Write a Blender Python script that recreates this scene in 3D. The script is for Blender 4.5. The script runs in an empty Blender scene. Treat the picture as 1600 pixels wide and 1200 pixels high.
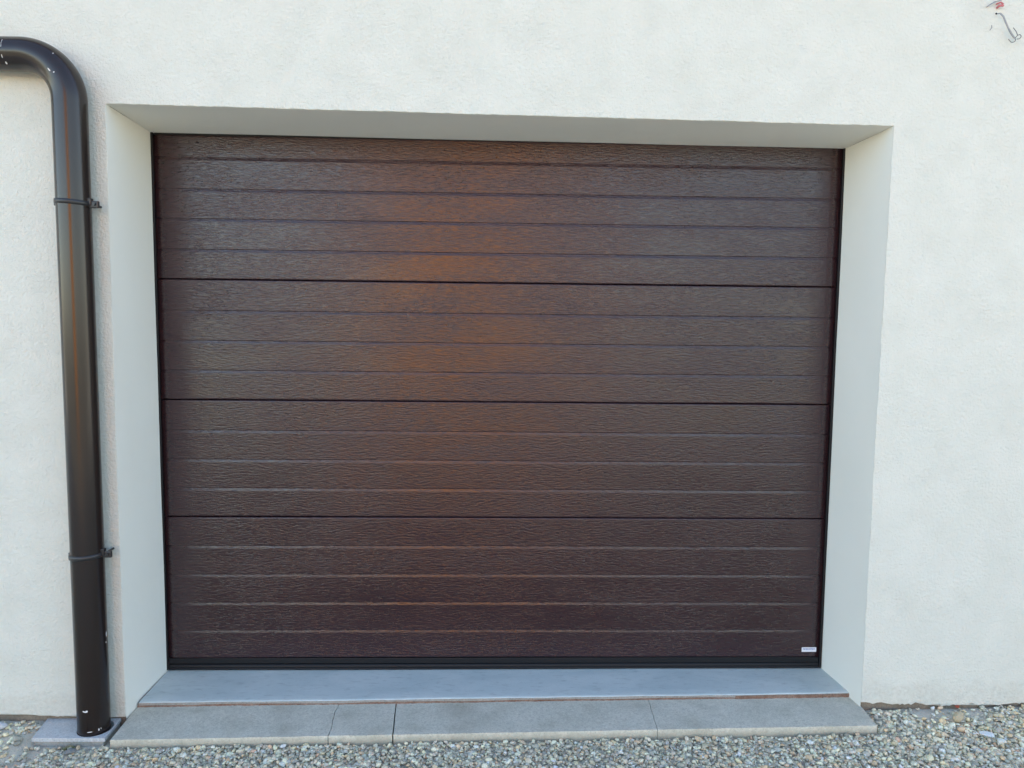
import bpy, bmesh, math, random
import numpy as np
from mathutils import Matrix, Vector
random.seed(7); rng = np.random.default_rng(11)
R = math.radians
S = bpy.context.scene
COL = S.collection

# ------------------------------------------------------------------ camera
cam_d = bpy.data.cameras.new('camera'); cam = bpy.data.objects.new('camera', cam_d); COL.objects.link(cam)
pitch, roll, yaw = -0.085362, -0.010767, -0.027692
Rx = Matrix.Rotation(pitch, 3, 'X'); Ry = Matrix.Rotation(roll, 3, 'Y'); Rz = Matrix.Rotation(yaw, 3, 'Z')
M = Rz @ Rx @ Ry
right, fwd, up = M.col[0], M.col[1], M.col[2]
m4 = Matrix(((right.x, up.x, -fwd.x, 1.3596), (right.y, up.y, -fwd.y, -3.0226),
             (right.z, up.z, -fwd.z, 1.4788), (0, 0, 0, 1)))
cam.matrix_world = m4
cam_d.sensor_width = 36; cam_d.lens = 1149.9 / 1600 * 36
cam_d.clip_start = 0.05; cam_d.clip_end = 3000
S.camera = cam
# ------------------------------------------------------------------ sky and sun
SUN_EL, SUN_AZ = R(32), R(42)          # azimuth measured from +Y (behind the garage) towards +X
W = bpy.data.worlds.new('World'); S.world = W; W.use_nodes = True
wn = W.node_tree; bg = wn.nodes['Background']
sky = wn.nodes.new('ShaderNodeTexSky'); sky.sky_type = 'NISHITA'; sky.sun_disc = False
sky.sun_elevation = SUN_EL; sky.sun_rotation = SUN_AZ
sky.air_density = 1.0; sky.dust_density = 0.4; sky.ozone_density = 1.6
wb = wn.nodes.new('ShaderNodeMix'); wb.data_type = 'RGBA'; wb.blend_type = 'MULTIPLY'; wb.inputs[0].default_value = 1
wb.inputs[7].default_value = (1.10, 1.0, .91, 1)          # the camera's open-shade white balance
wn.links.new(sky.outputs[0], wb.inputs[6]); wn.links.new(wb.outputs[2], bg.inputs[0]); bg.inputs[1].default_value = 0.13
sd = bpy.data.lights.new('sun', 'SUN'); sun = bpy.data.objects.new('sun', sd); COL.objects.link(sun)
sd.energy = 4.6; sd.angle = R(0.5); sd.color = (1.0, 0.92, 0.80)
sv = Vector((math.sin(SUN_AZ) * math.cos(SUN_EL), math.cos(SUN_AZ) * math.cos(SUN_EL), math.sin(SUN_EL)))
sun.rotation_euler = sv.to_track_quat('Z', 'Y').to_euler()
S.view_settings.view_transform = 'Standard'; S.view_settings.look = 'None'; S.view_settings.gamma = 1
S.view_settings.exposure = 2.18

# ------------------------------------------------------------------ helpers
def tag(o, label=None, cat=None, group=None, kind=None):
    if label: o['label'] = label
    if cat: o['category'] = cat
    if group: o['group'] = group
    if kind: o['kind'] = kind
    return o
def empty(name, loc=(0, 0, 0)):
    o = bpy.data.objects.new(name, None); COL.objects.link(o); o.location = loc; o.empty_display_size = .1
    return o
def link(name, me, mats, parent=None):
    o = bpy.data.objects.new(name, me); COL.objects.link(o)
    for m in (mats if isinstance(mats, (list, tuple)) else [mats]): me.materials.append(m)
    if parent is not None:
        o.parent = parent
        # geometry is written in world coordinates: cancel the parents' translation
        t = Vector((0, 0, 0)); p = parent
        while p is not None: t += p.location; p = p.parent
        o.location = -t
    return o
def from_bm(name, bm, mats, parent=None, smooth=False):
    me = bpy.data.meshes.new(name); bm.normal_update(); bm.to_mesh(me); bm.free()
    if smooth:
        for p in me.polygons: p.use_smooth = True
    return link(name, me, mats, parent)
def box(bm, x0, x1, y0, y1, z0, z1, bev=0, mi=0, seg=2):
    vs = [bm.verts.new(c) for c in ((x0,y0,z0),(x1,y0,z0),(x1,y1,z0),(x0,y1,z0),(x0,y0,z1),(x1,y0,z1),(x1,y1,z1),(x0,y1,z1))]
    fs = [bm.faces.new([vs[i] for i in f]) for f in ((3,2,1,0),(4,5,6,7),(0,1,5,4),(1,2,6,5),(2,3,7,6),(3,0,4,7))]
    for f in fs: f.material_index = mi
    if bev:
        es = list({e for f in fs for e in f.edges})
        r = bmesh.ops.bevel(bm, geom=es, offset=bev, segments=seg, affect='EDGES', profile=.6)
        for f in r['faces']: f.material_index = mi
def prism(bm, pts, z0, z1f, bev=0.0, mi=0):
    """pts counter-clockwise from above, z1f(x,y) gives the top height"""
    n = len(pts)
    b = [bm.verts.new((x, y, z0)) for x, y in pts]; t = [bm.verts.new((x, y, z1f(x, y))) for x, y in pts]
    ft = bm.faces.new(t); bm.faces.new(b[::-1])
    for i in range(n):
        j = (i + 1) % n; bm.faces.new((b[i], b[j], t[j], t[i]))
    if bev: bmesh.ops.bevel(bm, geom=list(ft.edges), offset=bev, segments=2, affect='EDGES', profile=.6)
    for f in bm.faces: f.material_index = mi
def tube(bm, pts, rad, n=32, cap=True, mi=0, rads=None):
    pts = [Vector(p) for p in pts]; rings = []
    t0 = (pts[1] - pts[0]).normalized()
    a = t0.cross(Vector((0, 1, 0)));
    if a.length < .1: a = t0.cross(Vector((1, 0, 0)))
    a.normalize()
    for i, p in enumerate(pts):
        t = ((pts[i] - pts[i-1]).normalized() if i else Vector()) + ((pts[i+1] - pts[i]).normalized() if i < len(pts)-1 else Vector())
        t.normalize(); a = (a - t * a.dot(t)).normalized(); b = t.cross(a)
        r = rads[i] if rads else rad
        rings.append([bm.verts.new(p + (a * math.cos(2*math.pi*k/n) + b * math.sin(2*math.pi*k/n)) * r) for k in range(n)])
    fs = []
    for i in range(len(rings) - 1):
        for k in range(n):
            f = bm.faces.new((rings[i][k], rings[i][(k+1) % n], rings[i+1][(k+1) % n], rings[i+1][k])); f.smooth = True; f.material_index = mi
    if cap:
        for r_ in (rings[0][::-1], rings[-1]):      # caps get vertices of their own so the side stays smooth
            f = bm.faces.new([bm.verts.new(v.co) for v in r_]); f.material_index = mi
def fixnorm(bm): bmesh.ops.recalc_face_normals(bm, faces=bm.faces[:])

# ------------------------------------------------------------------ materials
class MT:
    def __init__(s, name, rough=.8, spec=.5):
        s.m = bpy.data.materials.new(name); s.m.use_nodes = True; s.t = s.m.node_tree; s.n = s.t.nodes
        s.b = s.n['Principled BSDF']; s.b.inputs['Roughness'].default_value = rough
        s.b.inputs['Specular IOR Level'].default_value = spec
        s.tc = s.n.new('ShaderNodeTexCoord').outputs['Object']
    def L(s, a, b): s.t.links.new(a, b)
    def map(s, sc=(1,1,1), rot=(0,0,0), loc=(0,0,0), src=None):
        k = s.n.new('ShaderNodeMapping'); k.inputs['Scale'].default_value = sc; k.inputs['Rotation'].default_value = rot
        k.inputs['Location'].default_value = loc
        s.L(src or s.tc, k.inputs[0]); return k.outputs[0]
    def noise(s, scale, v=None, det=4, rough=.55, dist=0):
        k = s.n.new('ShaderNodeTexNoise'); k.inputs['Scale'].default_value = scale; k.inputs['Detail'].default_value = det
        k.inputs['Roughness'].default_value = rough; k.inputs['Distortion'].default_value = dist
        s.L(v or s.tc, k.inputs['Vector']); return k.outputs['Fac']
    def vor(s, scale, v=None, feat='F1', out='Distance'):
        k = s.n.new('ShaderNodeTexVoronoi'); k.inputs['Scale'].default_value = scale; k.feature = feat
        s.L(v or s.tc, k.inputs['Vector']); return k.outputs[out]
    def ramp(s, f, stops, interp='LINEAR'):
        k = s.n.new('ShaderNodeValToRGB'); k.color_ramp.interpolation = interp; e = k.color_ramp.elements
        while len(e) < len(stops): e.new(.5)
        for q, (p, c) in zip(e, stops):
            q.position = p; q.color = (*c, 1) if isinstance(c, (tuple, list)) else (c, c, c, 1)
        s.L(f, k.inputs[0]); return k.outputs[0]
    def math(s, op, a, b=0.0, clamp=False):
        k = s.n.new('ShaderNodeMath'); k.operation = op; k.use_clamp = clamp
        for i, v in enumerate((a, b)):
            if isinstance(v, (int, float)): k.inputs[i].default_value = v
            else: s.L(v, k.inputs[i])
        return k.outputs[0]
    def mix(s, f, a, b, mode='MIX'):
        k = s.n.new('ShaderNodeMix'); k.data_type = 'RGBA'; k.blend_type = mode
        if isinstance(f, (int, float)): k.inputs[0].default_value = f
        else: s.L(f, k.inputs[0])
        for i, v in ((6, a), (7, b)):
            if isinstance(v, (tuple, list)): k.inputs[i].default_value = (*v, 1)
            else: s.L(v, k.inputs[i])
        return k.outputs[2]
    def color(s, c):
        if isinstance(c, (tuple, list)): s.b.inputs['Base Color'].default_value = (*c, 1)
        else: s.L(c, s.b.inputs['Base Color'])
    def rough(s, r): s.L(r, s.b.inputs['Roughness'])
    def bump(s, h, dist, strength=1.0, prev=None):
        k = s.n.new('ShaderNodeBump'); k.inputs['Distance'].default_value = dist; k.inputs['Strength'].default_value = strength
        s.L(h, k.inputs['Height'])
        if prev: s.L(prev, k.inputs['Normal'])
        s.L(k.outputs[0], s.b.inputs['Normal']); return k.outputs[0]

def mk_plaster():
    t = MT('cream_plaster', .92, .25)
    big = t.noise(1.1, det=5, rough=.6); mid = t.noise(9, det=4)
    c = t.mix(big, (.775, .772, .692), (.795, .795, .718))
    c = t.mix(t.ramp(mid, [(.35, 0.0), (.75, .5)]), c, (.70, .705, .62))
    grime = t.ramp(t.noise(420, det=2), [(.62, 0.0), (.78, .35)])
    c = t.mix(grime, c, (.55, .53, .47))
    sx = t.n.new('ShaderNodeSeparateXYZ'); t.L(t.tc, sx.inputs[0])
    foot = t.math('ADD', sx.outputs[2], t.math('MULTIPLY', t.noise(16, det=5), -.11))
    spl = t.math('MULTIPLY', t.ramp(foot, [(0.0, .22), (.03, 0.0)]), t.ramp(t.noise(70, det=4), [(.35, .2), (.65, 1.0)]))
    c = t.mix(spl, c, (.42, .37, .28))
    t.color(c)
    g = t.noise(330, det=3, rough=.7)
    g2 = t.noise(95, det=3, rough=.6)
    # short trowel scratches left by rolling grains
    sc = t.vor(26, t.map((1, 1, 2.6), (0, R(18), 0), src=None), 'DISTANCE_TO_EDGE')
    scm = t.ramp(sc, [(0, 0.0), (.03, 1.0)])
    msk = t.ramp(t.noise(7, det=2), [(.5, 1.0), (.62, .0)])
    sc2 = t.math('MAXIMUM', scm, msk)
    n1 = t.bump(g, .0040, .9)
    n2 = t.bump(g2, .0075, .75, n1)
    t.bump(sc2, .0016, .55, n2)
    return t.m
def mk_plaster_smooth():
    t = MT('smooth_cream_plaster_brightened', .9, .25)
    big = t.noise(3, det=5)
    c = t.mix(big, (.85, .835, .74), (.885, .87, .79)); t.color(c)  # paler base than the wall, brightening the shaded recess by colour
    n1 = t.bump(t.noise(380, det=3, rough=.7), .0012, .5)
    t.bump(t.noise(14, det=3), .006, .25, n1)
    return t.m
def mk_door():
    t = MT('brown_embossed_steel', .12, .58)
    v = t.map((1, 1, 1))
    warp = t.n.new('ShaderNodeTexNoise'); warp.inputs['Scale'].default_value = 5; warp.inputs['Detail'].default_value = 2
    t.L(v, warp.inputs['Vector'])
    add = t.n.new('ShaderNodeVectorMath'); add.operation = 'MULTIPLY_ADD'
    add.inputs[1].default_value = (0, 0, .04); t.L(warp.outputs['Color'], add.inputs[0]); t.L(v, add.inputs[2])
    gv = t.map((.72, 1.0, 3.9), src=add.outputs[0])
    g = t.noise(42, gv, det=3, rough=.62, dist=.2)
    g = t.ramp(g, [(.34, 0.0), (.53, .62), (.74, 1.0)])
    fine = t.noise(120, t.map((1, 1, 4), src=add.outputs[0]), det=2)
    amp = t.ramp(t.noise(1.6, t.map((1, 1, 3.5)), det=3), [(.32, .5), (.68, 1.05)])
    h = t.math('MULTIPLY', g, amp); h = t.math('ADD', h, t.math('MULTIPLY', fine, .14))
    c = t.mix(g, (.023, .0098, .0122), (.035, .0155, .0190))
    c = t.mix(t.ramp(t.noise(3, det=3), [(.3, 0.0), (.8, .35)]), c, (.040, .018, .0220))
    t.color(c)
    t.rough(t.ramp(t.noise(14, det=3), [(.3, .08), (.7, .13)]))
    t.bump(h, .0014, .7)
    return t.m
def mk_plain(name, col, rough=.6, spec=.5, var=.15, scale=30, bump=0.0, bs=200):
    t = MT(name, rough, spec)
    n = t.noise(scale, det=4)
    t.color(t.mix(n, tuple(c*(1-var) for c in col), tuple(min(1, c*(1+var)) for c in col)))
    if bump: t.bump(t.noise(bs, det=3), bump, .6)
    return t.m
def mk_pipe():
    t = MT('brown_coated_metal', .3, .5)
    st = t.noise(40, t.map((1, 1, .06)), det=3)
    t.color(t.mix(st, (.014, .0095, .0085), (.020, .0135, .012)))
    t.rough(t.ramp(t.noise(3, t.map((1, 1, .3)), det=2), [(.3, .20), (.75, .25)]))
    return t.m
def mk_concrete(name, a, b, rough=.85, pits=1.0, moss=0.0, stain=(.25, .2, .14), sc=1.0):
    t = MT(name, rough, .35)
    big = t.noise(5*sc, t.map((1, 1.6, 1)), det=6, rough=.62); mid = t.noise(60, det=5, rough=.7); fine = t.noise(420, det=2)
    c = t.mix(t.ramp(big, [(.3, 0.0), (.7, 1.0)]), a, b)
    c = t.mix(t.ramp(mid, [(.42, .0), (.75, .45)]), c, tuple(x*.62 for x in a))
    c = t.mix(t.ramp(fine, [(.58, .0), (.75, .5)]), c, tuple(min(1, x*1.5) for x in b))
    sp = t.ramp(t.vor(150), [(.12, 1.0), (.22, .0)])
    spm = t.math('MULTIPLY', sp, t.ramp(t.noise(25, det=2), [(.5, 0.0), (.62, .8)]))
    c = t.mix(spm, c, tuple(x*.35 for x in a))
    gr_ = t.noise(150, det=3, rough=.75)
    c = t.mix(t.ramp(gr_, [(.32, .55), (.48, 0.0)]), c, tuple(x*.55 for x in a))
    c = t.mix(t.ramp(gr_, [(.56, 0.0), (.72, .6)]), c, tuple(min(.8, x*1.25) for x in b))
    if moss: c = t.mix(t.ramp(t.noise(9, det=5), [(.5, 0.0), (.75, moss)]), c, (.16, .165, .10))
    c = t.mix(t.ramp(t.noise(2.2, det=5), [(.55, 0.0), (.8, .35)]), c, stain)
    if moss:      # soil-coloured shade painted up the slab edges to dim their brightly lit fronts
        sx = t.n.new('ShaderNodeSeparateXYZ'); t.L(t.tc, sx.inputs[0])
        hz = t.math('ADD', sx.outputs[2], t.math('MULTIPLY', t.noise(45, det=4), .02))
        c = t.mix(t.ramp(t.math('MULTIPLY', t.math('ADD', hz, .06), 20), [(.35, .75), (.85, .0)]), c, (.30, .275, .21))
    t.color(c)
    n = t.bump(mid, .004, .35 * pits); n = t.bump(fine, .0018, .5 * pits, n); t.bump(spm, -.002, .6 * pits, n)
    return t.m
def mk_sill():
    t = MT('pale_screed', .62, .4)
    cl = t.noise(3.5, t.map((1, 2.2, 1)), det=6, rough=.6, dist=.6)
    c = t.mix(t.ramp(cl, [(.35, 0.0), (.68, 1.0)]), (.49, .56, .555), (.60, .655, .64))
    c = t.mix(t.ramp(t.noise(22, t.map((1, 3, 1)), det=5), [(.55, .0), (.8, .5)]), c, (.22, .25, .255))
    c = t.mix(t.ramp(t.noise(260, det=2), [(.66, .0), (.76, .6)]), c, (.14, .14, .14))
    t.color(c)
    n = t.bump(t.noise(26, det=4), .003, .25); t.bump(t.noise(300, det=2), .0008, .4, n)
    return t.m
def mk_soil():
    t = MT('sandy_soil', .95, .2)
    a = t.noise(14, det=6, rough=.7); f = t.noise(240, det=4, rough=.75)
    c = t.mix(t.ramp(a, [(.35, 0.0), (.7, 1.0)]), (.50, .455, .365), (.62, .575, .48))
    c = t.mix(t.ramp(f, [(.4, 0.0), (.7, .75)]), c, (.62, .585, .50))
    c = t.mix(t.ramp(t.vor(170), [(.1, .6), (.3, 0.0)]), c, (.10, .10, .085))
    sx = t.n.new('ShaderNodeSeparateXYZ'); t.L(t.tc, sx.inputs[0])          # unseen yard given a darker grass tone to dim its reflection in the door
    yy = t.math('ADD', sx.outputs[1], t.math('MULTIPLY', t.noise(.8, det=5), 2.0))
    far = t.math('MULTIPLY', t.math('SUBTRACT', -3.4, yy), 1.2, True)
    c = t.mix(far, c, t.mix(t.noise(3, det=6), (.27, .235, .18), (.20, .185, .13)))
    t.color(c)
    n = t.bump(f, .002, .6); t.bump(t.noise(60, det=4), .006, .5, n)
    return t.m
def mk_stone():
    t = MT('mixed_gravel_stone', .72, .4)
    at = t.n.new('ShaderNodeAttribute'); at.attribute_name = 'stone_colour'
    v = t.noise(190, det=3)
    c = t.mix(t.ramp(v, [(.35, .0), (.75, .45)]), at.outputs['Color'], (.50, .49, .45))
    c = t.mix(t.ramp(t.noise(75, det=3), [(.5, 0.0), (.75, .4)]), c, (.13, .135, .12))
    t.color(c); t.bump(v, .0015, .5)
    return t.m

PL, PS, DOOR, PIPE = mk_plaster(), mk_plaster_smooth(), mk_door(), mk_pipe()
RUB = mk_plain('black_rubber', (.008, .009, .011), .5, .3)
ALU = mk_plain('dark_anodised_metal', (.022, .022, .024), .35, .5)
SLAB = mk_concrete('weathered_concrete', (.56, .54, .445), (.67, .64, .54), moss=.25, pits=.7)
LID = mk_concrete('smooth_grey_concrete', (.48, .495, .50), (.56, .57, .57), pits=.5)
SILL = mk_sill()
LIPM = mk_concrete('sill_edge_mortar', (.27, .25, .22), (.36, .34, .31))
MORT = mk_concrete('red_brown_mortar', (.17, .085, .055), (.30, .21, .16), stain=(.12, .05, .03), sc=4)
FOUND = mk_concrete('raw_foundation', (.17, .14, .105), (.27, .23, .18), sc=3)
SOIL, STONE = mk_soil(), mk_stone()
WHITE = mk_plain('white_paint_fleck', (.75, .74, .72), .6)
VOID = mk_plain('dark_inside', (.01, .01, .01), .9, .1)

# ------------------------------------------------------------------ the house with its garage opening
WA, WB = -0.335, 0.0179                    # wall face: y = WA + WB * x
def wy(x): return WA + WB * x
house = tag(empty('house', (1.4, 0, 0)), 'cream roughcast plastered house wall around the deep recessed garage opening', 'house')
# opening outline at the wall face
OL = [(-.0040, -.035), (-.0038, 1.143), (.0005, 2.2215)]
OR = [(2.8280, 2.2079), (2.8223, 1.1585), (2.8212, -.030)]
def lerp(a, b, t): return a + (b - a) * t
def edge_pts(pa, pb, step, amp):
    n = max(2, int(math.dist(pa, pb) / step)); out = []
    w = 0
    for i in range(n):
        t = i / n; w = .8 * w + random.uniform(-1, 1) * amp
        out.append((lerp(pa[0], pb[0], t), lerp(pa[1], pb[1], t), w * min(1, 6*t, 6*(1-t))))
    return out
def arris():
    pts = []   # (x, z) with a hand-finished wobble square to the edge
    for a, b in ((OL[0], OL[1]), (OL[1], OL[2])):
        pts += [(x + w, z) for x, z, w in edge_pts(a, b, .03, .0002)]
    nb = len(pts)
    pts += [(x, z + w) for x, z, w in edge_pts(OL[2], OR[0], .022, .0002)]
    nt = len(pts)
    for a, b in ((OR[0], OR[1]), (OR[1], OR[2])):
        pts += [(x + w, z) for x, z, w in edge_pts(a, b, .03, .0002)]
    pts.append(OR[2]); return pts, nb, nt
AR, NB, NT = arris()
def jag(x):
    return .004*math.sin(x*9.3) + .003*math.sin(x*31+1) + .002*math.sin(x*83)
def bottom_z(x):
    if x < 0: return -.019 + (.016 * min(1, -x/.46))
    return -.010 - .006 * min(1, (x-2.82)/.66)
left_b, right_b = [], []
x = -6.0
while x < -.02:
    left_b.append((x, bottom_z(x) + .5*jag(x) + random.uniform(-.0018, .0018))); x += .5 if x < -1.2 else random.uniform(.008, .02)
x = 2.84
while x < 9.0:
    right_b.append((x, bottom_z(x) + .8*jag(x) + random.choice((0, 0, .004)) + random.uniform(-.0018, .0018))); x += .5 if x > 4.2 else random.uniform(.008, .02)
BEV = .0022
outline = left_b[:]
n_l = len(outline)
CX = 1.41
off = []
for i, (x, z) in enumerate(AR):
    if i < NB: q = (x - BEV, z)
    elif i < NT: q = (x, z + BEV)
    else: q = (x + BEV, z)
    if i == NB: q = (x - BEV, z + BEV)
    if i == NT: q = (x + BEV, z + BEV)
    off.append(q)
off[0] = (off[0][0], left_b[-1][1]); off[-1] = (off[-1][0], right_b[0][1])
outline += off + right_b + [(9.0, 3.5), (-6.0, 3.5)]
bm = bmesh.new()
front = [bm.verts.new((x, wy(x), z)) for x, z in outline]
tl, tr = bm.verts.new((off[NB][0], wy(off[NB][0]), 3.5)), bm.verts.new((off[NT][0], wy(off[NT][0]), 3.5))
na = n_l + len(AR)
bm.faces.new(front[:n_l+NB+1] + [tl, front[-1]])
bm.faces.new(front[n_l+NB:n_l+NT+1] + [tr, tl])
bm.faces.new(front[n_l+NT:-1] + [tr])
ar = []
for i, (x, z) in enumerate(AR):
    zz = off[0][1] if i == 0 else (off[-1][1] if i == len(AR)-1 else z)
    ar.append(bm.verts.new((x, wy(x) + BEV, zz)))
mid = []
for i, (x, z) in enumerate(AR):
    zz = off[0][1] if i == 0 else (off[-1][1] if i == len(AR)-1 else z)
    q = off[i]; mid.append(bm.verts.new((x*.71+q[0]*.29, wy(x) + BEV*.29, (zz*.71+q[1]*.29))))
for i in range(len(AR)-1):
    for A, B in ((front[n_l:n_l+len(AR)], mid), (mid, ar)):
        f = bm.faces.new((A[i], A[i+1], B[i+1], B[i])); f.smooth = True
# plaster thickness: a back edge under the jagged lower border
for seq in (front[:n_l+1], front[n_l+len(AR)-1:n_l+len(AR)+len(right_b)]):
    bk = [bm.verts.new((v.co.x, v.co.y + .028, v.co.z)) for v in seq]
    for i in range(len(seq)-1): bm.faces.new((seq[i], bk[i], bk[i+1], seq[i+1]))
bmesh.ops.triangulate(bm, faces=[f for f in bm.faces if len(f.verts) > 4])
fixnorm(bm)
me_wall = from_bm('wall', bm, PL, house)
# the jambs and the soffit of the recess
DTL, DTR, DBR, DBL = (.0018, 2.2065), (2.7826, 2.1889), (2.788, 0.0034), (.0056, -.0069)
def reveal(name, idx, inner):
    bm = bmesh.new(); cols = 10; rows = []
    for j, i in enumerate(idx):
        x, z = AR[i]; t = j/(len(idx)-1); ix, iz = inner(t); r = []
        if i == 0: z = -.05
        if i == len(AR)-1: z = -.05
        for k in range(cols+1):
            s = k/cols; y = lerp(wy(x)+BEV, .03, s)
            wob = .0007*math.sin(17*t+5*s)*(1 if 0 < k < cols else 0)
            r.append(bm.verts.new((lerp(x, ix, s)+ (wob if name == 'jamb' else 0), y, lerp(z, iz, s)+(wob if name != 'jamb' else 0))))
        rows.append(r)
    for j in range(len(rows)-1):
        for k in range(cols):
            f = bm.faces.new((rows[j][k], rows[j][k+1], rows[j+1][k+1], rows[j+1][k])); f.smooth = True
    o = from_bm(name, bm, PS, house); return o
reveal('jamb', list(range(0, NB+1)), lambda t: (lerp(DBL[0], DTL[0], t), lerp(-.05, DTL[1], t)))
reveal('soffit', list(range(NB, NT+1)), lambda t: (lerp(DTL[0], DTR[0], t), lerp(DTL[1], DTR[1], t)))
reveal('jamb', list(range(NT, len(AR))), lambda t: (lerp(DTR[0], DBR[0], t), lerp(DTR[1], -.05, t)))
# raw foundation under the plaster
bm = bmesh.new()
for x0, x1 in ((-6, -.005), (2.824, 9)):
    xs = list(np.linspace(x0, x1, 140))
    tp = [bm.verts.new((x, wy(x)+.012+.003*math.sin(x*40)+random.uniform(-.002,.002), .05)) for x in xs]
    bt = [bm.verts.new((x, wy(x)+.004+.003*math.sin(x*23+1)+random.uniform(-.002,.002), -.3)) for x in xs]
    for i in range(len(xs)-1): bm.faces.new((bt[i], bt[i+1], tp[i+1], tp[i]))
from_bm('foundation', bm, FOUND, house)
# side walls, back wall and the inside core
bm = bmesh.new()
box(bm, -6, -5.99, -.442, 8, -.3, 3.5); box(bm, 8.99, 9, -.17, 8, -.3, 3.5); box(bm, -6, 9, 7.99, 8.0, -.3, 3.5)
from_bm('side_wall', bm, PL, house)
bm = bmesh.new()                            # hipped tile roof above
e = .15; z0 = 3.5; zr = 5.8
c = [bm.verts.new(v) for v in ((-6-e, -.42-e, z0), (9+e, -.2-e, z0), (9+e, 8+e, z0), (-6-e, 8+e, z0), (-1.8, 3.9, zr), (4.8, 3.9, zr))]
for f in ((0,1,5,4), (1,2,5), (2,3,4,5), (3,0,4)): bm.faces.new([c[i] for i in f])
f = bm.faces.new([c[i] for i in (3,2,1,0)])
r = bmesh.ops.extrude_face_region(bm, geom=[f]); bmesh.ops.translate(bm, vec=(0, 0, -.16), verts=[v for v in r['geom'] if isinstance(v, bmesh.types.BMVert)])
fixnorm(bm)
t = MT('clay_roof_tiles', .8, .3)
br = t.n.new('ShaderNodeTexBrick'); br.inputs['Scale'].default_value = 4; t.L(t.tc, br.inputs['Vector'])
br.inputs['Color1'].default_value = (.30, .11, .06, 1); br.inputs['Color2'].default_value = (.22, .08, .05, 1); br.inputs['Mortar'].default_value = (.06, .03, .02, 1)
t.L(br.outputs['Color'], t.b.inputs['Base Color']); ROOF = t.m
from_bm('roof', bm, ROOF, house)

# ------------------------------------------------------------------ the sectional garage door
door = tag(empty('garage_door', (1.39, 0, 0)), 'dark brown woodgrain embossed sectional garage door with horizontal ribs', 'garage door')
XL, XR = .0125, 2.7770
JOINTS = [1.145, 1.633, .658]
secs = [(.050, .658, [.172, .292, .413, .535]), (.658, 1.145, [.778, .898, 1.019]),
        (1.145, 1.633, [1.265, 1.386, 1.507]), (1.633, 2.200, [1.752, 1.873, 1.990, 2.113])]
for si, (za, zb, ribs) in enumerate(secs):
    g = .0012
    prof = [(.040, za+g), (.004, za+g), (.0008, za+g+.0018), (0, za+g+.004), (0, za+g+.007)]
    for rz in ribs:
        # wide shallow rib: sharp shaded upper lip, softly sloping lower lip
        prof += [(0, rz-.013), (0, rz-.0118), (.0004, rz-.0095), (.0013, rz-.0052), (.0022, rz-.0010), (.0023, rz+.0001), (.0008, rz+.0008), (0, rz+.0015), (0, rz+.0032), (0, rz+.006)]
    prof += [(0, zb-g-.008), (0, zb-g-.005), (.0008, zb-g-.0022), (.004, zb-g), (.040, zb-g)]
    nx = 60
    bm = bmesh.new(); rows = []
    xs = np.linspace(XL, XR, nx)
    ph = random.uniform(0, 6)
    for y, z in prof:
        rows.append([bm.verts.new((x, y + .0009*math.sin(x*2.3+ph)+.0004*math.sin(x*7+ph*3), z + .0006*math.sin(x*1.7+ph))) for x in xs])
    for i in range(len(rows)-1):
        for k in range(nx-1):
            f = bm.faces.new((rows[i][k], rows[i][k+1], rows[i+1][k+1], rows[i+1][k])); f.smooth = True
    for k, rev in ((0, True), (nx-1, False)):
        loop = [r[k] for r in rows]
        try: bm.faces.new(loop[::-1] if rev else loop)
        except ValueError: pass
    fixnorm(bm)
    from_bm('door_section', bm, DOOR, door)
# side and top seals (rubber lips on a dark metal frame)
def seal(name, x0, x1, z0, z1, vertical=True):
    bm = bmesh.new()
    box(bm, x0, x1, -.004, .05, z0, z1, .0015)
    from_bm(name, bm, RUB, door)
seal('side_seal', .002, .0108, .000, 2.207)
seal('side_seal', 2.7788, 2.789, .003, 2.192)
bm = bmesh.new()
for i in range(24):
    xa = lerp(.015, 2.773, i/24); xb = lerp(.015, 2.773, (i+1)/24); zt = lerp(2.207, 2.190, (i+.5)/24)
    box(bm, xa, xb, .003, .05, 2.1985-.004*i/24, zt+.004)
from_bm('top_seal', bm, RUB, door)
bm = bmesh.new()
box(bm, XL, XR, .0005, .04, .026, .0495, .002)
from_bm('bottom_rail', bm, RUB, door)
bm = bmesh.new()
tube(bm, [(XL, .011, .0115), (.7, .010, .0115), (1.4, .011, .0120), (2.1, .010, .0135), (XR, .011, .0145)], .0125, 20)
tube(bm, [(XL, .002, .0035), (1.0, .0, .0035), (2.0, .002, .006), (XR, .0, .0075)], .0045, 12)
from_bm('bottom_seal', bm, RUB, door)
# small white maker's badge with blue lettering (illegible at this size)
bm = bmesh.new(); box(bm, 2.702, 2.768-.003, -.0025, .0008, .0745, .0945, .0012)
badge = from_bm('badge', bm, mk_plain('white_badge_plastic', (.72, .75, .80), .35), door)
bm = bmesh.new()
xx = 2.7075
for k in range(9):
    w = random.choice((.0035, .0045, .005))
    bm2 = [(xx, xx+.0011, .083, .0905), (xx, xx+w, .0895, .0905)] + ([(xx, xx+w, .0863, .0873)] if k % 2 else [(xx+w-.0011, xx+w, .0845, .0895)])
    for a, b, c_, d_ in bm2: box(bm, a, b, -.0030, -.0024, c_, d_)
    xx += w + .0014
from_bm('lettering', bm, mk_plain('blue_ink', (.06, .14, .42), .5), badge)
bm = bmesh.new(); box(bm, -.3, 3.1, .055, .075, -.3, 2.6)
from_bm('door_backing', bm, VOID, door)

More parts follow.
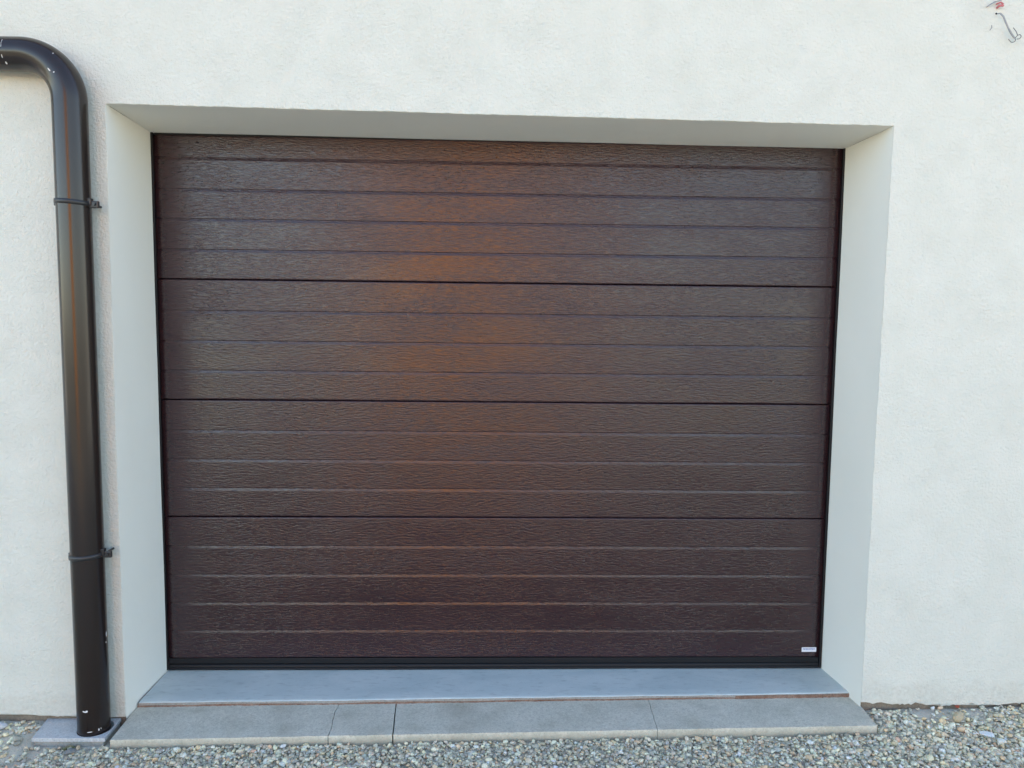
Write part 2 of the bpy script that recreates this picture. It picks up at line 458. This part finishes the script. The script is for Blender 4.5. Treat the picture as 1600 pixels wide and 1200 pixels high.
# ------------------------------------------------------------------ threshold sill
def sill_front(x): return -.259 + .0186 * x + .0012*math.sin(x*5) + .0006*math.sin(x*23)
sill = tag(empty('door_sill', (1.4, -.1, -.02)), 'smooth blue grey screed sill directly below the brown garage door', 'door sill')
bm = bmesh.new()
N = 160; xs = np.linspace(.0065, 2.815, N)
def sz(x, y): return -.0045 + .0035*x/2.8 + .0025*y/.26*0 + .0006*math.sin(x*7+y*20)
rows = []
for s in (0, .02, .05, .2, .4, .6, .8, .95, 1.0):
    rows.append([bm.verts.new((x, lerp(sill_front(x), .05, s), sz(x, 0) - (.003 if s == 0 else .0008 if s == .02 else 0) + (random.uniform(-.0004, .0004) if s < .1 else 0))) for x in xs])
low = [bm.verts.new((x, sill_front(x) - .0008 + random.uniform(-.0005, .0005), sz(x, 0) - .0115 - .0015*math.sin(x*11))) for x in xs]
for i in range(len(rows)-1):
    for k in range(N-1):
        f = bm.faces.new((rows[i][k], rows[i][k+1], rows[i+1][k+1], rows[i+1][k])); f.smooth = True
nf = len(bm.faces)
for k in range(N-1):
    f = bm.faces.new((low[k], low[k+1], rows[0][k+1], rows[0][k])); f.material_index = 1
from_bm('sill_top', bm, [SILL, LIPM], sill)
bm = bmesh.new(); prev = None
r0, r1 = [], []
for x in np.linspace(.003, 2.822, 300):
    j = random.uniform(-.0015, .0015)
    r0.append(bm.verts.new((x, sill_front(x)+.003+j - (.006 if x > 2.35 else 0), -.0115+.0035*x/2.8 if x < 2.35 else -.007)))
    r1.append(bm.verts.new((x, sill_front(x)-.003+j + random.uniform(-.002, .002), -.034)))
for i in range(299): bm.faces.new((r1[i], r1[i+1], r0[i+1], r0[i]))
bm2v = [bm.verts.new((v.co.x, .0, v.co.z)) for v in (r0[0], r0[-1])]
bm.faces.new([r0[0]] + r0[1:] + [bm2v[1], bm2v[0]])
from_bm('mortar_bed', bm, MORT, sill)

# ------------------------------------------------------------------ paving slabs in front of the sill
def sf(x): return -.478 + .0232 * x          # front line of the slabs
def slab_z(x, y): return -.0235 + .0035*x/2.8 + .012*(y+.25)
def jagged(p, q, n, amp, seed):
    r_ = random.Random(seed); out = []; w = 0
    for i in range(n+1):
        t_ = i/n; w = .5*w + r_.uniform(-1, 1)*amp
        out.append((lerp(p[0], q[0], t_) + (w if 0 < i < n else 0), lerp(p[1], q[1], t_)))
    return out
YB = -.19
crack = jagged((.7705, YB), (.7775, sf(.778)), 14, .0052, 3)        # natural break, back to front
j2 = jagged((.993, YB), (1.0105, sf(1.01)), 8, .0008, 4)
j3 = jagged((1.997, YB), (1.984, sf(1.984)), 10, .0018, 9)
def shift(l, d): return [(a+d, b) for a, b in l]
def front_line(xa, xb, seed):
    r_ = random.Random(seed); n = max(3, int((xb-xa)/.03)); return [(lerp(xa, xb, i/n), sf(lerp(xa, xb, i/n)) + r_.uniform(-.0009, .0009)) for i in range(1, n)]
pieces = [
    ('left end concrete slab, long one between drain cover and jagged crack', [(.000, YB), (.003, -.335), (.009, sf(.009))] + front_line(.009, .775, 1) + shift(crack, -.0012)[::-1]),
    ('short broken concrete slab piece right of the jagged crack', shift(crack, .0016) + front_line(.778, 1.008, 2) + shift(j2, -.0022)[::-1]),
    ('longest concrete slab, in the middle between the straight black joint and the hairline joint', shift(j2, .0022) + front_line(1.011, 1.982, 3) + shift(j3, -.0009)[::-1]),
    ('right end concrete slab beside the corner of the white wall', shift(j3, .0009) + front_line(1.985, 2.818, 5) + [(2.8195, sf(2.82)), (2.826, -.29), (2.8285, YB)]),
]
for lab, pts in pieces:
    bm = bmesh.new(); prism(bm, pts, -.085, slab_z, .0022); bmesh.ops.triangulate(bm, faces=[f for f in bm.faces if len(f.verts) > 4])
    fixnorm(bm); tag(from_bm('paving_slab', bm, SLAB), lab, 'paving slab', 'concrete slabs in front of the door sill')

# ------------------------------------------------------------------ drain cover under the downpipe
PX, PY, PR = -.0885, -.398, .0545
gul = tag(empty('drain_cover', (-.16, -.4, -.05)), 'pale grey concrete drain cover with the brown downpipe entering its hole', 'drain cover')
bm = bmesh.new()
quad = [(-.298, -.330), (-.276, -.462), (-.0165, -.464), (-.026, -.328)]      # ccw from above: bl, fl, fr, br
n = 64; HR = .0605
hole = []; outer = []
for k in range(n):
    a = 2*math.pi*k/n; hx, hy = PX + .003 + HR*math.cos(a), PY + .002 + HR*math.sin(a)*.98
    hy = min(hy, -.332)
    # ray to the quad
    best = None
    for i in range(4):
        p, q = Vector(quad[i]), Vector(quad[(i+1) % 4]); d_ = Vector((math.cos(a), math.sin(a))); o_ = Vector((PX, PY)); e_ = q - p
        den = d_.x*e_.y - d_.y*e_.x
        if abs(den) < 1e-9: continue
        w = p - o_; s_ = (w.x*e_.y - w.y*e_.x)/den; u_ = (w.x*d_.y - w.y*d_.x)/den
        if s_ > 0 and -1e-6 <= u_ <= 1+1e-6 and (best is None or s_ < best): best = s_
    outer.append((PX + best*math.cos(a), PY + best*math.sin(a))); hole.append((hx, hy))
ZT = -.0275
# make sure the four corners are exact
for qx, qy in quad:
    k = min(range(n), key=lambda i: math.dist(outer[i], (qx, qy))); outer[k] = (qx, qy)
vo = [bm.verts.new((x, y, ZT)) for x, y in outer]; vh = [bm.verts.new((x, y, ZT)) for x, y in hole]
vi = [bm.verts.new((x*.995+PX*.005, y*.995+PY*.005, ZT)) for x, y in outer]
vo2 = [bm.verts.new((x, y, ZT-.013)) for x, y in outer]; vh2 = [bm.verts.new((x, y, ZT-.05)) for x, y in hole]
for v in vo: v.co.z -= .0015
for k in range(n):
    j = (k+1) % n
    bm.faces.new((vi[k], vi[j], vh[j], vh[k])); bm.faces.new((vo[k], vo[j], vi[j], vi[k]))
    bm.faces.new((vo2[k], vo2[j], vo[j], vo[k])); bm.faces.new((vh[k], vh[j], vh2[j], vh2[k]))
fixnorm(bm); from_bm('lid', bm, LID, gul)
bm = bmesh.new(); box(bm, -.270, -.024, -.4585, -.34, -.12, ZT-.014, .002); from_bm('drain_box', bm, mk_concrete('dusty_box_concrete', (.33, .32, .28), (.42, .41, .37)), gul)

# ------------------------------------------------------------------ downpipe
dp = tag(empty('downpipe', (PX, PY, -.05)), 'glossy dark brown rainwater downpipe left of the garage door', 'downpipe')
ZH = 2.362; RB = .150
bm = bmesh.new()
ztop = ZH - RB - .01
tube(bm, [(PX, PY, -.07), (PX, PY, .5), (PX, PY, 1.2), (PX, PY, ztop-.001)], PR, 48, mi=0)
# paint flecks and a scratch, patches lying 0.4 mm proud of the tube
def fleck(bm, ang, z, wa, hz, pr=PR+.0004, mi=1):
    r_ = []
    for i in range(7):
        t_ = 2*math.pi*i/7; aa = ang + wa*math.cos(t_)*random.uniform(.7, 1.1); zz = z + hz*math.sin(t_)*random.uniform(.7, 1.1)
        r_.append(bm.verts.new((PX + pr*math.sin(aa), PY - pr*math.cos(aa), zz)))
    f = bm.faces.new(r_); f.material_index = mi
fleck(bm, .02, .066, .20, .0045); fleck(bm, .23, -.012, .20, .0015); fleck(bm, .77, -.010, .04, .005); fleck(bm, .90, -.008, .02, .004)
fleck(bm, 1.62, .33, .05, .012); fleck(bm, 1.55, .30, .04, .004)
from_bm('pipe', bm, [PIPE, WHITE], dp)
bm = bmesh.new()
cx_, cz_ = PX - RB, ZH - RB
arc = [(PX, PY, ztop - .002), (PX, PY, ztop)]
for k in range(0, 25):
    a = math.pi/2*k/24; arc.append((cx_ + RB*math.cos(a), PY, cz_ + RB*math.sin(a)))
arc.append((cx_ - .028, PY, ZH))
tube(bm, arc, PR+.0003, 48, cap=False)
def fl2(bm, a, th, s1, s2, mi=1):      # fleck on the elbow, a along the bend, th round it
    r_ = []
    for i in range(6):
        t_ = 2*math.pi*i/6; aa = a + s1*math.cos(t_)*random.uniform(.6, 1.1); tt = th + s2*math.sin(t_)*random.uniform(.6, 1.1)
        rr = PR + .002; rad = RB + rr*math.sin(tt)
        r_.append(bm.verts.new((cx_ + rad*math.cos(aa), PY - rr*math.cos(tt), cz_ + rad*math.sin(aa))))
    f = bm.faces.new(r_); f.material_index = mi
fl2(bm, .62, -.1, .06, .04); fl2(bm, .52, .05, .015, .06); fl2(bm, .85, .75, .01, .06)
from_bm('elbow', bm, [PIPE, WHITE], dp)
bm = bmesh.new()
tube(bm, [(cx_-.028, PY, ZH), (-.9, PY-.0, ZH+.006), (-3.4, PY-.02, ZH+.02)], PR, 48)
def fl3(x, th, sx, sth):
    r_ = []
    for i in range(6):
        t_ = 2*math.pi*i/6; tt = th + sth*math.sin(t_); rr = PR+.0006
        r_.append(bm.verts.new((x + sx*math.cos(t_), PY - rr*math.cos(tt), ZH + rr*math.sin(tt))))
    f = bm.faces.new(r_); f.material_index = 1
fl3(-.276, .35, .0012, .30); fl3(-.277, -.45, .0012, .12); fl3(-.272, -.85, .003, .1); fl3(-.315, -.6, .003, .08)
from_bm('horizontal_pipe', bm, [PIPE, WHITE], dp)
def bracket(z, tw):
    bm = bmesh.new()
    r0, r1 = PR+.0002, PR+.0042; n = 48; rs = []
    for rr, zz in ((r0, -.0085), (r1, -.008), (r1+.0008, 0), (r1, .008), (r0, .0085)):
        rs.append([bm.verts.new((PX + rr*math.sin(2*math.pi*k/n), PY - rr*math.cos(2*math.pi*k/n), z + zz + tw*math.sin(2*math.pi*k/n))) for k in range(n)])
    for i in range(4):
        for k in range(n):
            f = bm.faces.new((rs[i][k], rs[i][(k+1) % n], rs[i+1][(k+1) % n], rs[i+1][k])); f.smooth = True
    box(bm, PX+PR-.002, PX+PR+.033, PY-.008, PY+.004, z-.013+tw, z+.011+tw, .0035)     # lug
    box(bm, PX+PR-.006, PX+PR+.010, PY-.012, PY+.008, z-.004+tw, z+.020+tw, .003)
    box(bm, PX-PR-.010, PX-PR+.004, PY-.007, PY+.006, z-.013-tw, z+.009-tw, .003)      # hinge
    fixnorm(bm); b = from_bm('bracket', bm, ALU, dp)
    bm = bmesh.new(); tube(bm, [(PX+PR+.020, PY-.014, z+tw), (PX+PR+.020, PY-.007, z+tw)], .0055, 6); tube(bm, [(PX+PR+.006, PY+.003, z+tw), (PX+PR+.006, wy(PX)+.02, z+tw)], .004, 10)
    from_bm('bolt', bm, ALU, b)
bracket(1.868, -.003); bracket(.627, .002)

# ------------------------------------------------------------------ loose cable end on the wall
WX = 3.16
cab = tag(empty('cable_end', (3.15, wy(3.15), 2.6)), 'loose grey cable end with bare wires sticking out of the wall top right', 'cable')
def P(px, py, out):        # wall-face coordinates measured on the facade, standing off by `out`
    x_ = 3.187 + (px-1560)*.00262; z_ = 2.645 - (py-5)*.00217*1.0
    return (x_, wy(x_) - out, z_)
CAB = mk_plain('grey_cable_sheath', (.30, .31, .32), .5)
bm = bmesh.new(); tube(bm, [P(1561.5, 19, .004), P(1563, 21, .016), P(1566, 27, .022), P(1569, 36, .024), P(1573, 45, .024), P(1578, 53, .022), P(1584, 60.5, .02)], .0042, 12, rads=[.002, .0028, .003, .003, .0028, .0034, .003])
from_bm('sheath', bm, CAB, cab)
COP = mk_plain('bare_wire', (.12, .125, .13), .35)
for pts in ([P(1584, 60, .02), P(1585.5, 64, .022), P(1583, 67.5, .024), P(1579, 68, .024), P(1575, 63, .022)],
            [P(1585, 61, .02), P(1587.5, 57, .022), P(1590, 56, .026), P(1592, 58.5, .026), P(1590.5, 62, .024), P(1587, 62.5, .022)],
            [P(1588, 57, .022), P(1586, 50, .02), P(1583, 43, .014)]):
    bm = bmesh.new(); sm = []
    vs_ = [Vector(p) for p in pts]
    for i in range(len(vs_)-1):
        p0 = vs_[max(0, i-1)]; p1 = vs_[i]; p2 = vs_[i+1]; p3 = vs_[min(len(vs_)-1, i+2)]
        for k in range(5):
            t_ = k/5; sm.append(.5*((2*p1)+(-p0+p2)*t_+(2*p0-5*p1+4*p2-p3)*t_*t_+(-p0+3*p1-3*p2+p3)*t_**3))
    sm.append(vs_[-1]); tube(bm, sm, .0013, 8); from_bm('wire', bm, COP, cab)
bm = bmesh.new(); tube(bm, [P(1562, 9, -.004), P(1561, 8.5, .012), P(1563, 8, .016), P(1567, 7.5, .012)], .004, 10)
tube(bm, [P(1560, 3, -.003), P(1563, 2.5, .014), P(1567, 5, .012)], .003, 10)
from_bm('red_plug', bm, mk_plain('red_plastic', (.55, .16, .17), .5), cab)
bm = bmesh.new(); tube(bm, [P(1561, 18.5, -.01), P(1561, 18.5, .0006)], .0034, 14); from_bm('hole', bm, VOID, cab)
bm = bmesh.new(); tube(bm, [P(1546, 9, .002), P(1550, 5, .008), P(1556, 1, .010), P(1566, -3, .006)], .002, 10); from_bm('wire', bm, CAB, cab)
bm = bmesh.new(); tube(bm, [P(1553, 46, .001), P(1555, 42, .004), P(1555, 38, .002)], .0013, 8); from_bm('wire', bm, CAB, cab)

# ------------------------------------------------------------------ ground
def fbm(x, y):
    return (np.sin(x*7.1+y*3.3)*np.cos(y*8.7-x*2.1)*.5 + np.sin(x*17.3-y*13.1+1)*.25 + np.sin(x*41+y*37+2)*.12)
def gz(x, y):
    x = np.asarray(x, float); y = np.asarray(y, float)
    wl = WA + WB*x
    near = np.clip(1 - (wl - y)/.22, 0, 1)
    z = -.064 + .004*fbm(x, y)
    rt = np.clip((x-2.80)/.06, 0, 1); z = z + rt*(.006 + .022*near)
    lf = np.clip((-.26-x)/.06, 0, 1); z = z + lf*(.010 + .020*near)
    z = z + np.clip((.02-x)/.1, 0, 1)*np.clip((-.45-y)/.06, 0, 1)*.004
    far = np.clip((-y-4)/20, 0, 1); return z - far*.3
xs = np.concatenate([-np.geomspace(900, 1.6, 26), np.arange(-1.5, 4.3, .016), np.geomspace(4.5, 900, 26)])
ys = np.concatenate([-np.geomspace(900, 1.3, 34), np.arange(-1.25, -.20, .016), [0, .5, 2, 6, 12, 30, 100, 400, 900]])
X, Y = np.meshgrid(xs, ys); Z = gz(X, Y) + rng.uniform(-.0012, .0012, X.shape)
Z[Y > -.20] = -.15
V = np.stack([X, Y, Z], -1).reshape(-1, 3); nx_, ny_ = len(xs), len(ys)
I = np.arange(nx_*ny_).reshape(ny_, nx_)
F = np.stack([I[:-1, :-1], I[:-1, 1:], I[1:, 1:], I[1:, :-1]], -1).reshape(-1, 4)
def mesh_np(name, V, F):
    me = bpy.data.meshes.new(name); k = F.shape[1]
    me.vertices.add(len(V)); me.vertices.foreach_set('co', V.astype(np.float32).ravel())
    me.loops.add(F.size); me.loops.foreach_set('vertex_index', F.astype(np.int32).ravel())
    me.polygons.add(len(F)); me.polygons.foreach_set('loop_start', np.arange(0, F.size, k, dtype=np.int32))
    me.update(calc_edges=True); return me
me = mesh_np('ground', V, F); g_ = link('ground', me, SOIL); tag(g_, 'bare sandy ground', kind='structure')

# gravel: crushed stones as real geometry, one mesh
def ico(sub):
    b = bmesh.new(); bmesh.ops.create_icosphere(b, subdivisions=sub, radius=1); b.verts.ensure_lookup_table()
    v = np.array([x.co[:] for x in b.verts]); f = np.array([[q.index for q in x.verts] for x in b.faces]); b.free(); return v, f
PAL = np.array([(c[0]*1.66,c[1]*1.45,c[2]*1.10) for c in [(.52, .52, .48), (.62, .61, .56), (.40, .42, .41), (.30, .33, .35), (.22, .235, .24), (.46, .42, .34), (.48, .39, .28), (.68, .67, .63), (.36, .37, .32), (.40, .30, .24), (.33, .38, .43), (.13, .135, .14)]])
PW = np.array([.19, .13, .17, .10, .07, .10, .045, .06, .07, .02, .035, .01]); PW /= PW.sum()
def stones(px, py, pz, size, sub):
    v, f = ico(sub); n = len(px); q = np.repeat(v[None], n, 0)
    for _ in range(6):
        nn = rng.normal(size=(n, 3)); nn /= np.linalg.norm(nn, axis=1, keepdims=True); dd = rng.uniform(.5, .9, n)
        s = np.einsum('nvk,nk->nv', q, nn); ex = np.clip(s - dd[:, None], 0, None); q = q - ex[..., None]*nn[:, None, :]
    q *= 1 + rng.normal(0, .03, (n, q.shape[1], 1))
    ax = np.stack([rng.uniform(.85, 1.35, n), rng.uniform(.65, 1.0, n), rng.uniform(.42, .75, n)], -1)*size[:, None]
    q *= ax[:, None, :]
    a = rng.uniform(0, 2*np.pi, n); tx = rng.normal(0, .45, n); ty = rng.normal(0, .45, n)
    def rot(q, ang, i, j):
        c, s = np.cos(ang)[:, None], np.sin(ang)[:, None]; qi, qj = q[..., i].copy(), q[..., j].copy()
        q[..., i] = c*qi - s*qj; q[..., j] = s*qi + c*qj
    rot(q, tx, 1, 2); rot(q, ty, 0, 2); rot(q, a, 0, 1)
    q += np.stack([px, py, pz], -1)[:, None, :]
    F = (f[None] + (np.arange(n)*len(v))[:, None, None]).reshape(-1, 3)
    ci = rng.choice(len(PAL), n, p=PW); c = PAL[ci]*rng.uniform(.72, 1.22, (n, 1))*rng.uniform(.95, 1.05, (n, 3))
    C = np.repeat(np.clip(c, 0, .85), len(v), 0)
    return q.reshape(-1, 3), F, C
def inside(x, y):
    wl = WA + WB*x
    ok = y < wl - .004
    ok &= ~((x > -.006) & (x < 2.832) & (y > -.478+.0232*x - .006))
    ok &= ~((x > -.300) & (x < -.008) & (y > -.470))
    return ok
parts = []
n = 76000; x = rng.uniform(-1.0, 4.1, n); y = rng.uniform(-1.15, -.26, n)
# the left corner and a patch by the wall on the right are mostly sand
keep = np.ones(n)
sand = (x < -.05 - (y+.50)*1.3*0) & (y > -.535 - .05*np.sin(x*11)) | (x < -.22) & (y > -.60)
keep[sand] = .26
keep[(x < -.29) & (y > -.42)] = .65
patch = ((x-3.16)/.16)**2 + ((y+.315)/.045)**2 < 1; keep[patch] = .12
ok = inside(x, y) & (rng.random(n) < keep); x, y = x[ok], y[ok]
size = np.clip(rng.lognormal(math.log(.0068), .30, len(x)), .0045, .017)
lift = rng.uniform(-.004, .010, len(x)) + size*.2
lift[(x < -.02) & (y > -.56)] -= .004
z = gz(x, y) + lift
parts.append(stones(x, y, z, size, 2))
n = 34000; x = rng.uniform(-4.2, 7.2, n); y = -1.15 - 3.6*rng.random(n)**1.3
x2 = np.concatenate([rng.uniform(-3.5, -1.0, 5000), rng.uniform(4.1, 6.8, 5000)]); y2 = rng.uniform(-1.15, -.28, 10000)
x, y = np.concatenate([x, x2]), np.concatenate([y, y2]); ok = inside(x, y); x, y = x[ok], y[ok]
size = np.clip(rng.lognormal(math.log(.0125), .3, len(x)), .006, .022); z = gz(x, y) + rng.uniform(-.003, .010, len(x))
parts.append(stones(x, y, z, size, 1))
VV, FF, CC, o_ = [], [], [], 0
for v, f, c in parts: VV.append(v); FF.append(f + o_); CC.append(c); o_ += len(v)
VV, FF, CC = np.concatenate(VV), np.concatenate(FF), np.concatenate(CC)
me = mesh_np('gravel', VV, FF)
at = me.color_attributes.new('stone_colour', 'FLOAT_COLOR', 'POINT')
at.data.foreach_set('color', np.concatenate([CC, np.ones((len(CC), 1))], 1).astype(np.float32).ravel())
gr = link('gravel', me, STONE); tag(gr, 'pale mixed grey and tan gravel in front of the slabs', 'gravel', kind='stuff')

# larger loose stones one can tell apart
def rock(name, label, cat, loc, ax, col, seed, rz=0, flat=.2, tilt=0):
    r_ = np.random.default_rng(seed); v, f = ico(4); q = v.copy()
    for _ in range(7):
        nn = r_.normal(size=3); nn /= np.linalg.norm(nn); s = q @ nn; dd = r_.uniform(1-flat*1.6, 1-flat*.3); q -= np.clip(s-dd, 0, None)[:, None]*nn*.85
    q *= (1 + .03*np.sin(q[:, :1]*7+seed) + .02*np.sin(q[:, 1:2]*13+seed*2)); q *= np.array(ax)
    me = mesh_np(name, q, f)
    for p in me.polygons: p.use_smooth = True
    o = link(name, me, mk_plain(name+'_surface', col, .75, .35, .22, 60, .0015, 260)); o.location = (loc[0], loc[1], loc[2]+.011); o.rotation_euler = (tilt, 0, rz)
    return tag(o, label, cat)
def gl(x, y): return float(gz(x, y))
rock('pebble', 'rounded tan pebble lying against the wall foot at right', 'stone', (3.168, -.358, gl(3.17, -.358)+.015), (.031, .017, .020), (.47, .39, .26), 2, .5, .25)
rock('white_stone', 'chalky white stone in the gravel, bigger one below the tan pebble', 'stone', (3.230, -.500, gl(3.22, -.500)+.007), (.026, .026, .014), (.66, .66, .60), 5, .3, .5)
rock('white_stone', 'chalky white stone with flat top, nearer the wall below the tan pebble', 'stone', (3.212, -.455, gl(3.2, -.455)+.008), (.026, .017, .013), (.58, .61, .62), 9, -.4, .6)
rock('white_pebble', 'small white splinter standing in the bare sand near the wall', 'stone', (3.105, -.292, gl(3.1, -.292)+.006), (.011, .008, .008), (.66, .67, .66), 12, .3, .4)
rock('brick_chip', 'tiny red brick chip at the foot of the right wall', 'brick chip', (3.205, -.284, gl(3.2, -.284)+.008), (.012, .008, .006), (.30, .065, .035), 4, 0, .5)
rock('pale_stone', 'flat pale bluish stone by the wall left of the drain cover', 'stone', (-.450, -.385, gl(-.45, -.385)+.004), (.038, .018, .013), (.50, .51, .52), 7, .1, .4)
rock('pale_stone', 'grey weathered lump of stone left of the drain cover corner', 'stone', (-.335, -.455, gl(-.335, -.455)+.006), (.026, .017, .013), (.34, .34, .29), 15, -.2, .5)
rock('dark_stone', 'dark grey stone in the sand below the drain cover', 'stone', (-.105, -.522, gl(-.1, -.522)+.006), (.020, .014, .012), (.17, .18, .18), 21, .4, .4)
# moss tuft at the drain box
ms = bmesh.new(); r_ = random.Random(5)
for k in range(420):
    a = r_.uniform(0, 6.28); d_ = abs(r_.gauss(0, .012)); bx, by = -.135 + 1.5*d_*math.cos(a), -.476 + .5*d_*math.sin(a)
    b0 = Vector((bx, by, gl(bx, by))); L_ = r_.uniform(.006, .016)*(1.3-d_*22 if d_ < .03 else .6); di = Vector((r_.gauss(0, .5), r_.gauss(0, .5), 1)).normalized()
    s_ = Vector((math.cos(a*3), math.sin(a*3), 0))*.0011
    ms.faces.new([ms.verts.new(b0-s_), ms.verts.new(b0+s_), ms.verts.new(b0+di*max(L_, .004))])
tag(from_bm('moss_tuft', ms, mk_plain('dry_moss', (.27, .27, .13), .9, .2, .4, 200)), 'small yellow green moss tuft at the foot of the drain cover', 'moss')

# ------------------------------------------------------------------ the house across the yard, seen only mirrored in the door
oh = tag(empty('opposite_house', (.6, -17, 0)), 'sunlit terracotta painted house across the yard, mirrored as an orange glow in the brown door', 'house')
TER = mk_plain('terracotta_render', (.88, .33, .05), .85, .3, .12, 1.2)
HX0, HX1, HY, HZ = -1.7, 2.7, -17, 6.6
bm = bmesh.new(); box(bm, HX0, HX1, HY-8, HY, -1, HZ); from_bm('wall', bm, TER, oh)
bm = bmesh.new()
c = [bm.verts.new(v) for v in ((HX0-.3, HY+.3, HZ), (HX1+.3, HY+.3, HZ), (HX1+.3, HY-8.3, HZ), (HX0-.3, HY-8.3, HZ), ((HX0+HX1)/2, HY+.3, HZ+1.7), ((HX0+HX1)/2, HY-8.3, HZ+1.7))]
for f in ((0,1,4), (1,2,5,4), (2,3,5), (3,0,4,5), (3,2,1,0)): bm.faces.new([c[i] for i in f])
fixnorm(bm); from_bm('roof', bm, ROOF, oh)
SHUT = mk_plain('dark_green_shutter', (.05, .08, .05), .6); FRM = mk_plain('white_window_frame', (.7, .7, .68), .5)
for wx in (HX0+.8, HX1-1.6):
    for wz in (1.0, 4.2):
        bm = bmesh.new(); box(bm, wx, wx+.8, HY-.05, HY+.04, wz, wz+1.2, .01); wf = from_bm('window', bm, FRM, oh)
        bm = bmesh.new(); box(bm, wx+.08, wx+.72, HY+.03, HY+.05, wz+.08, wz+1.12); from_bm('shutter', bm, SHUT, wf)
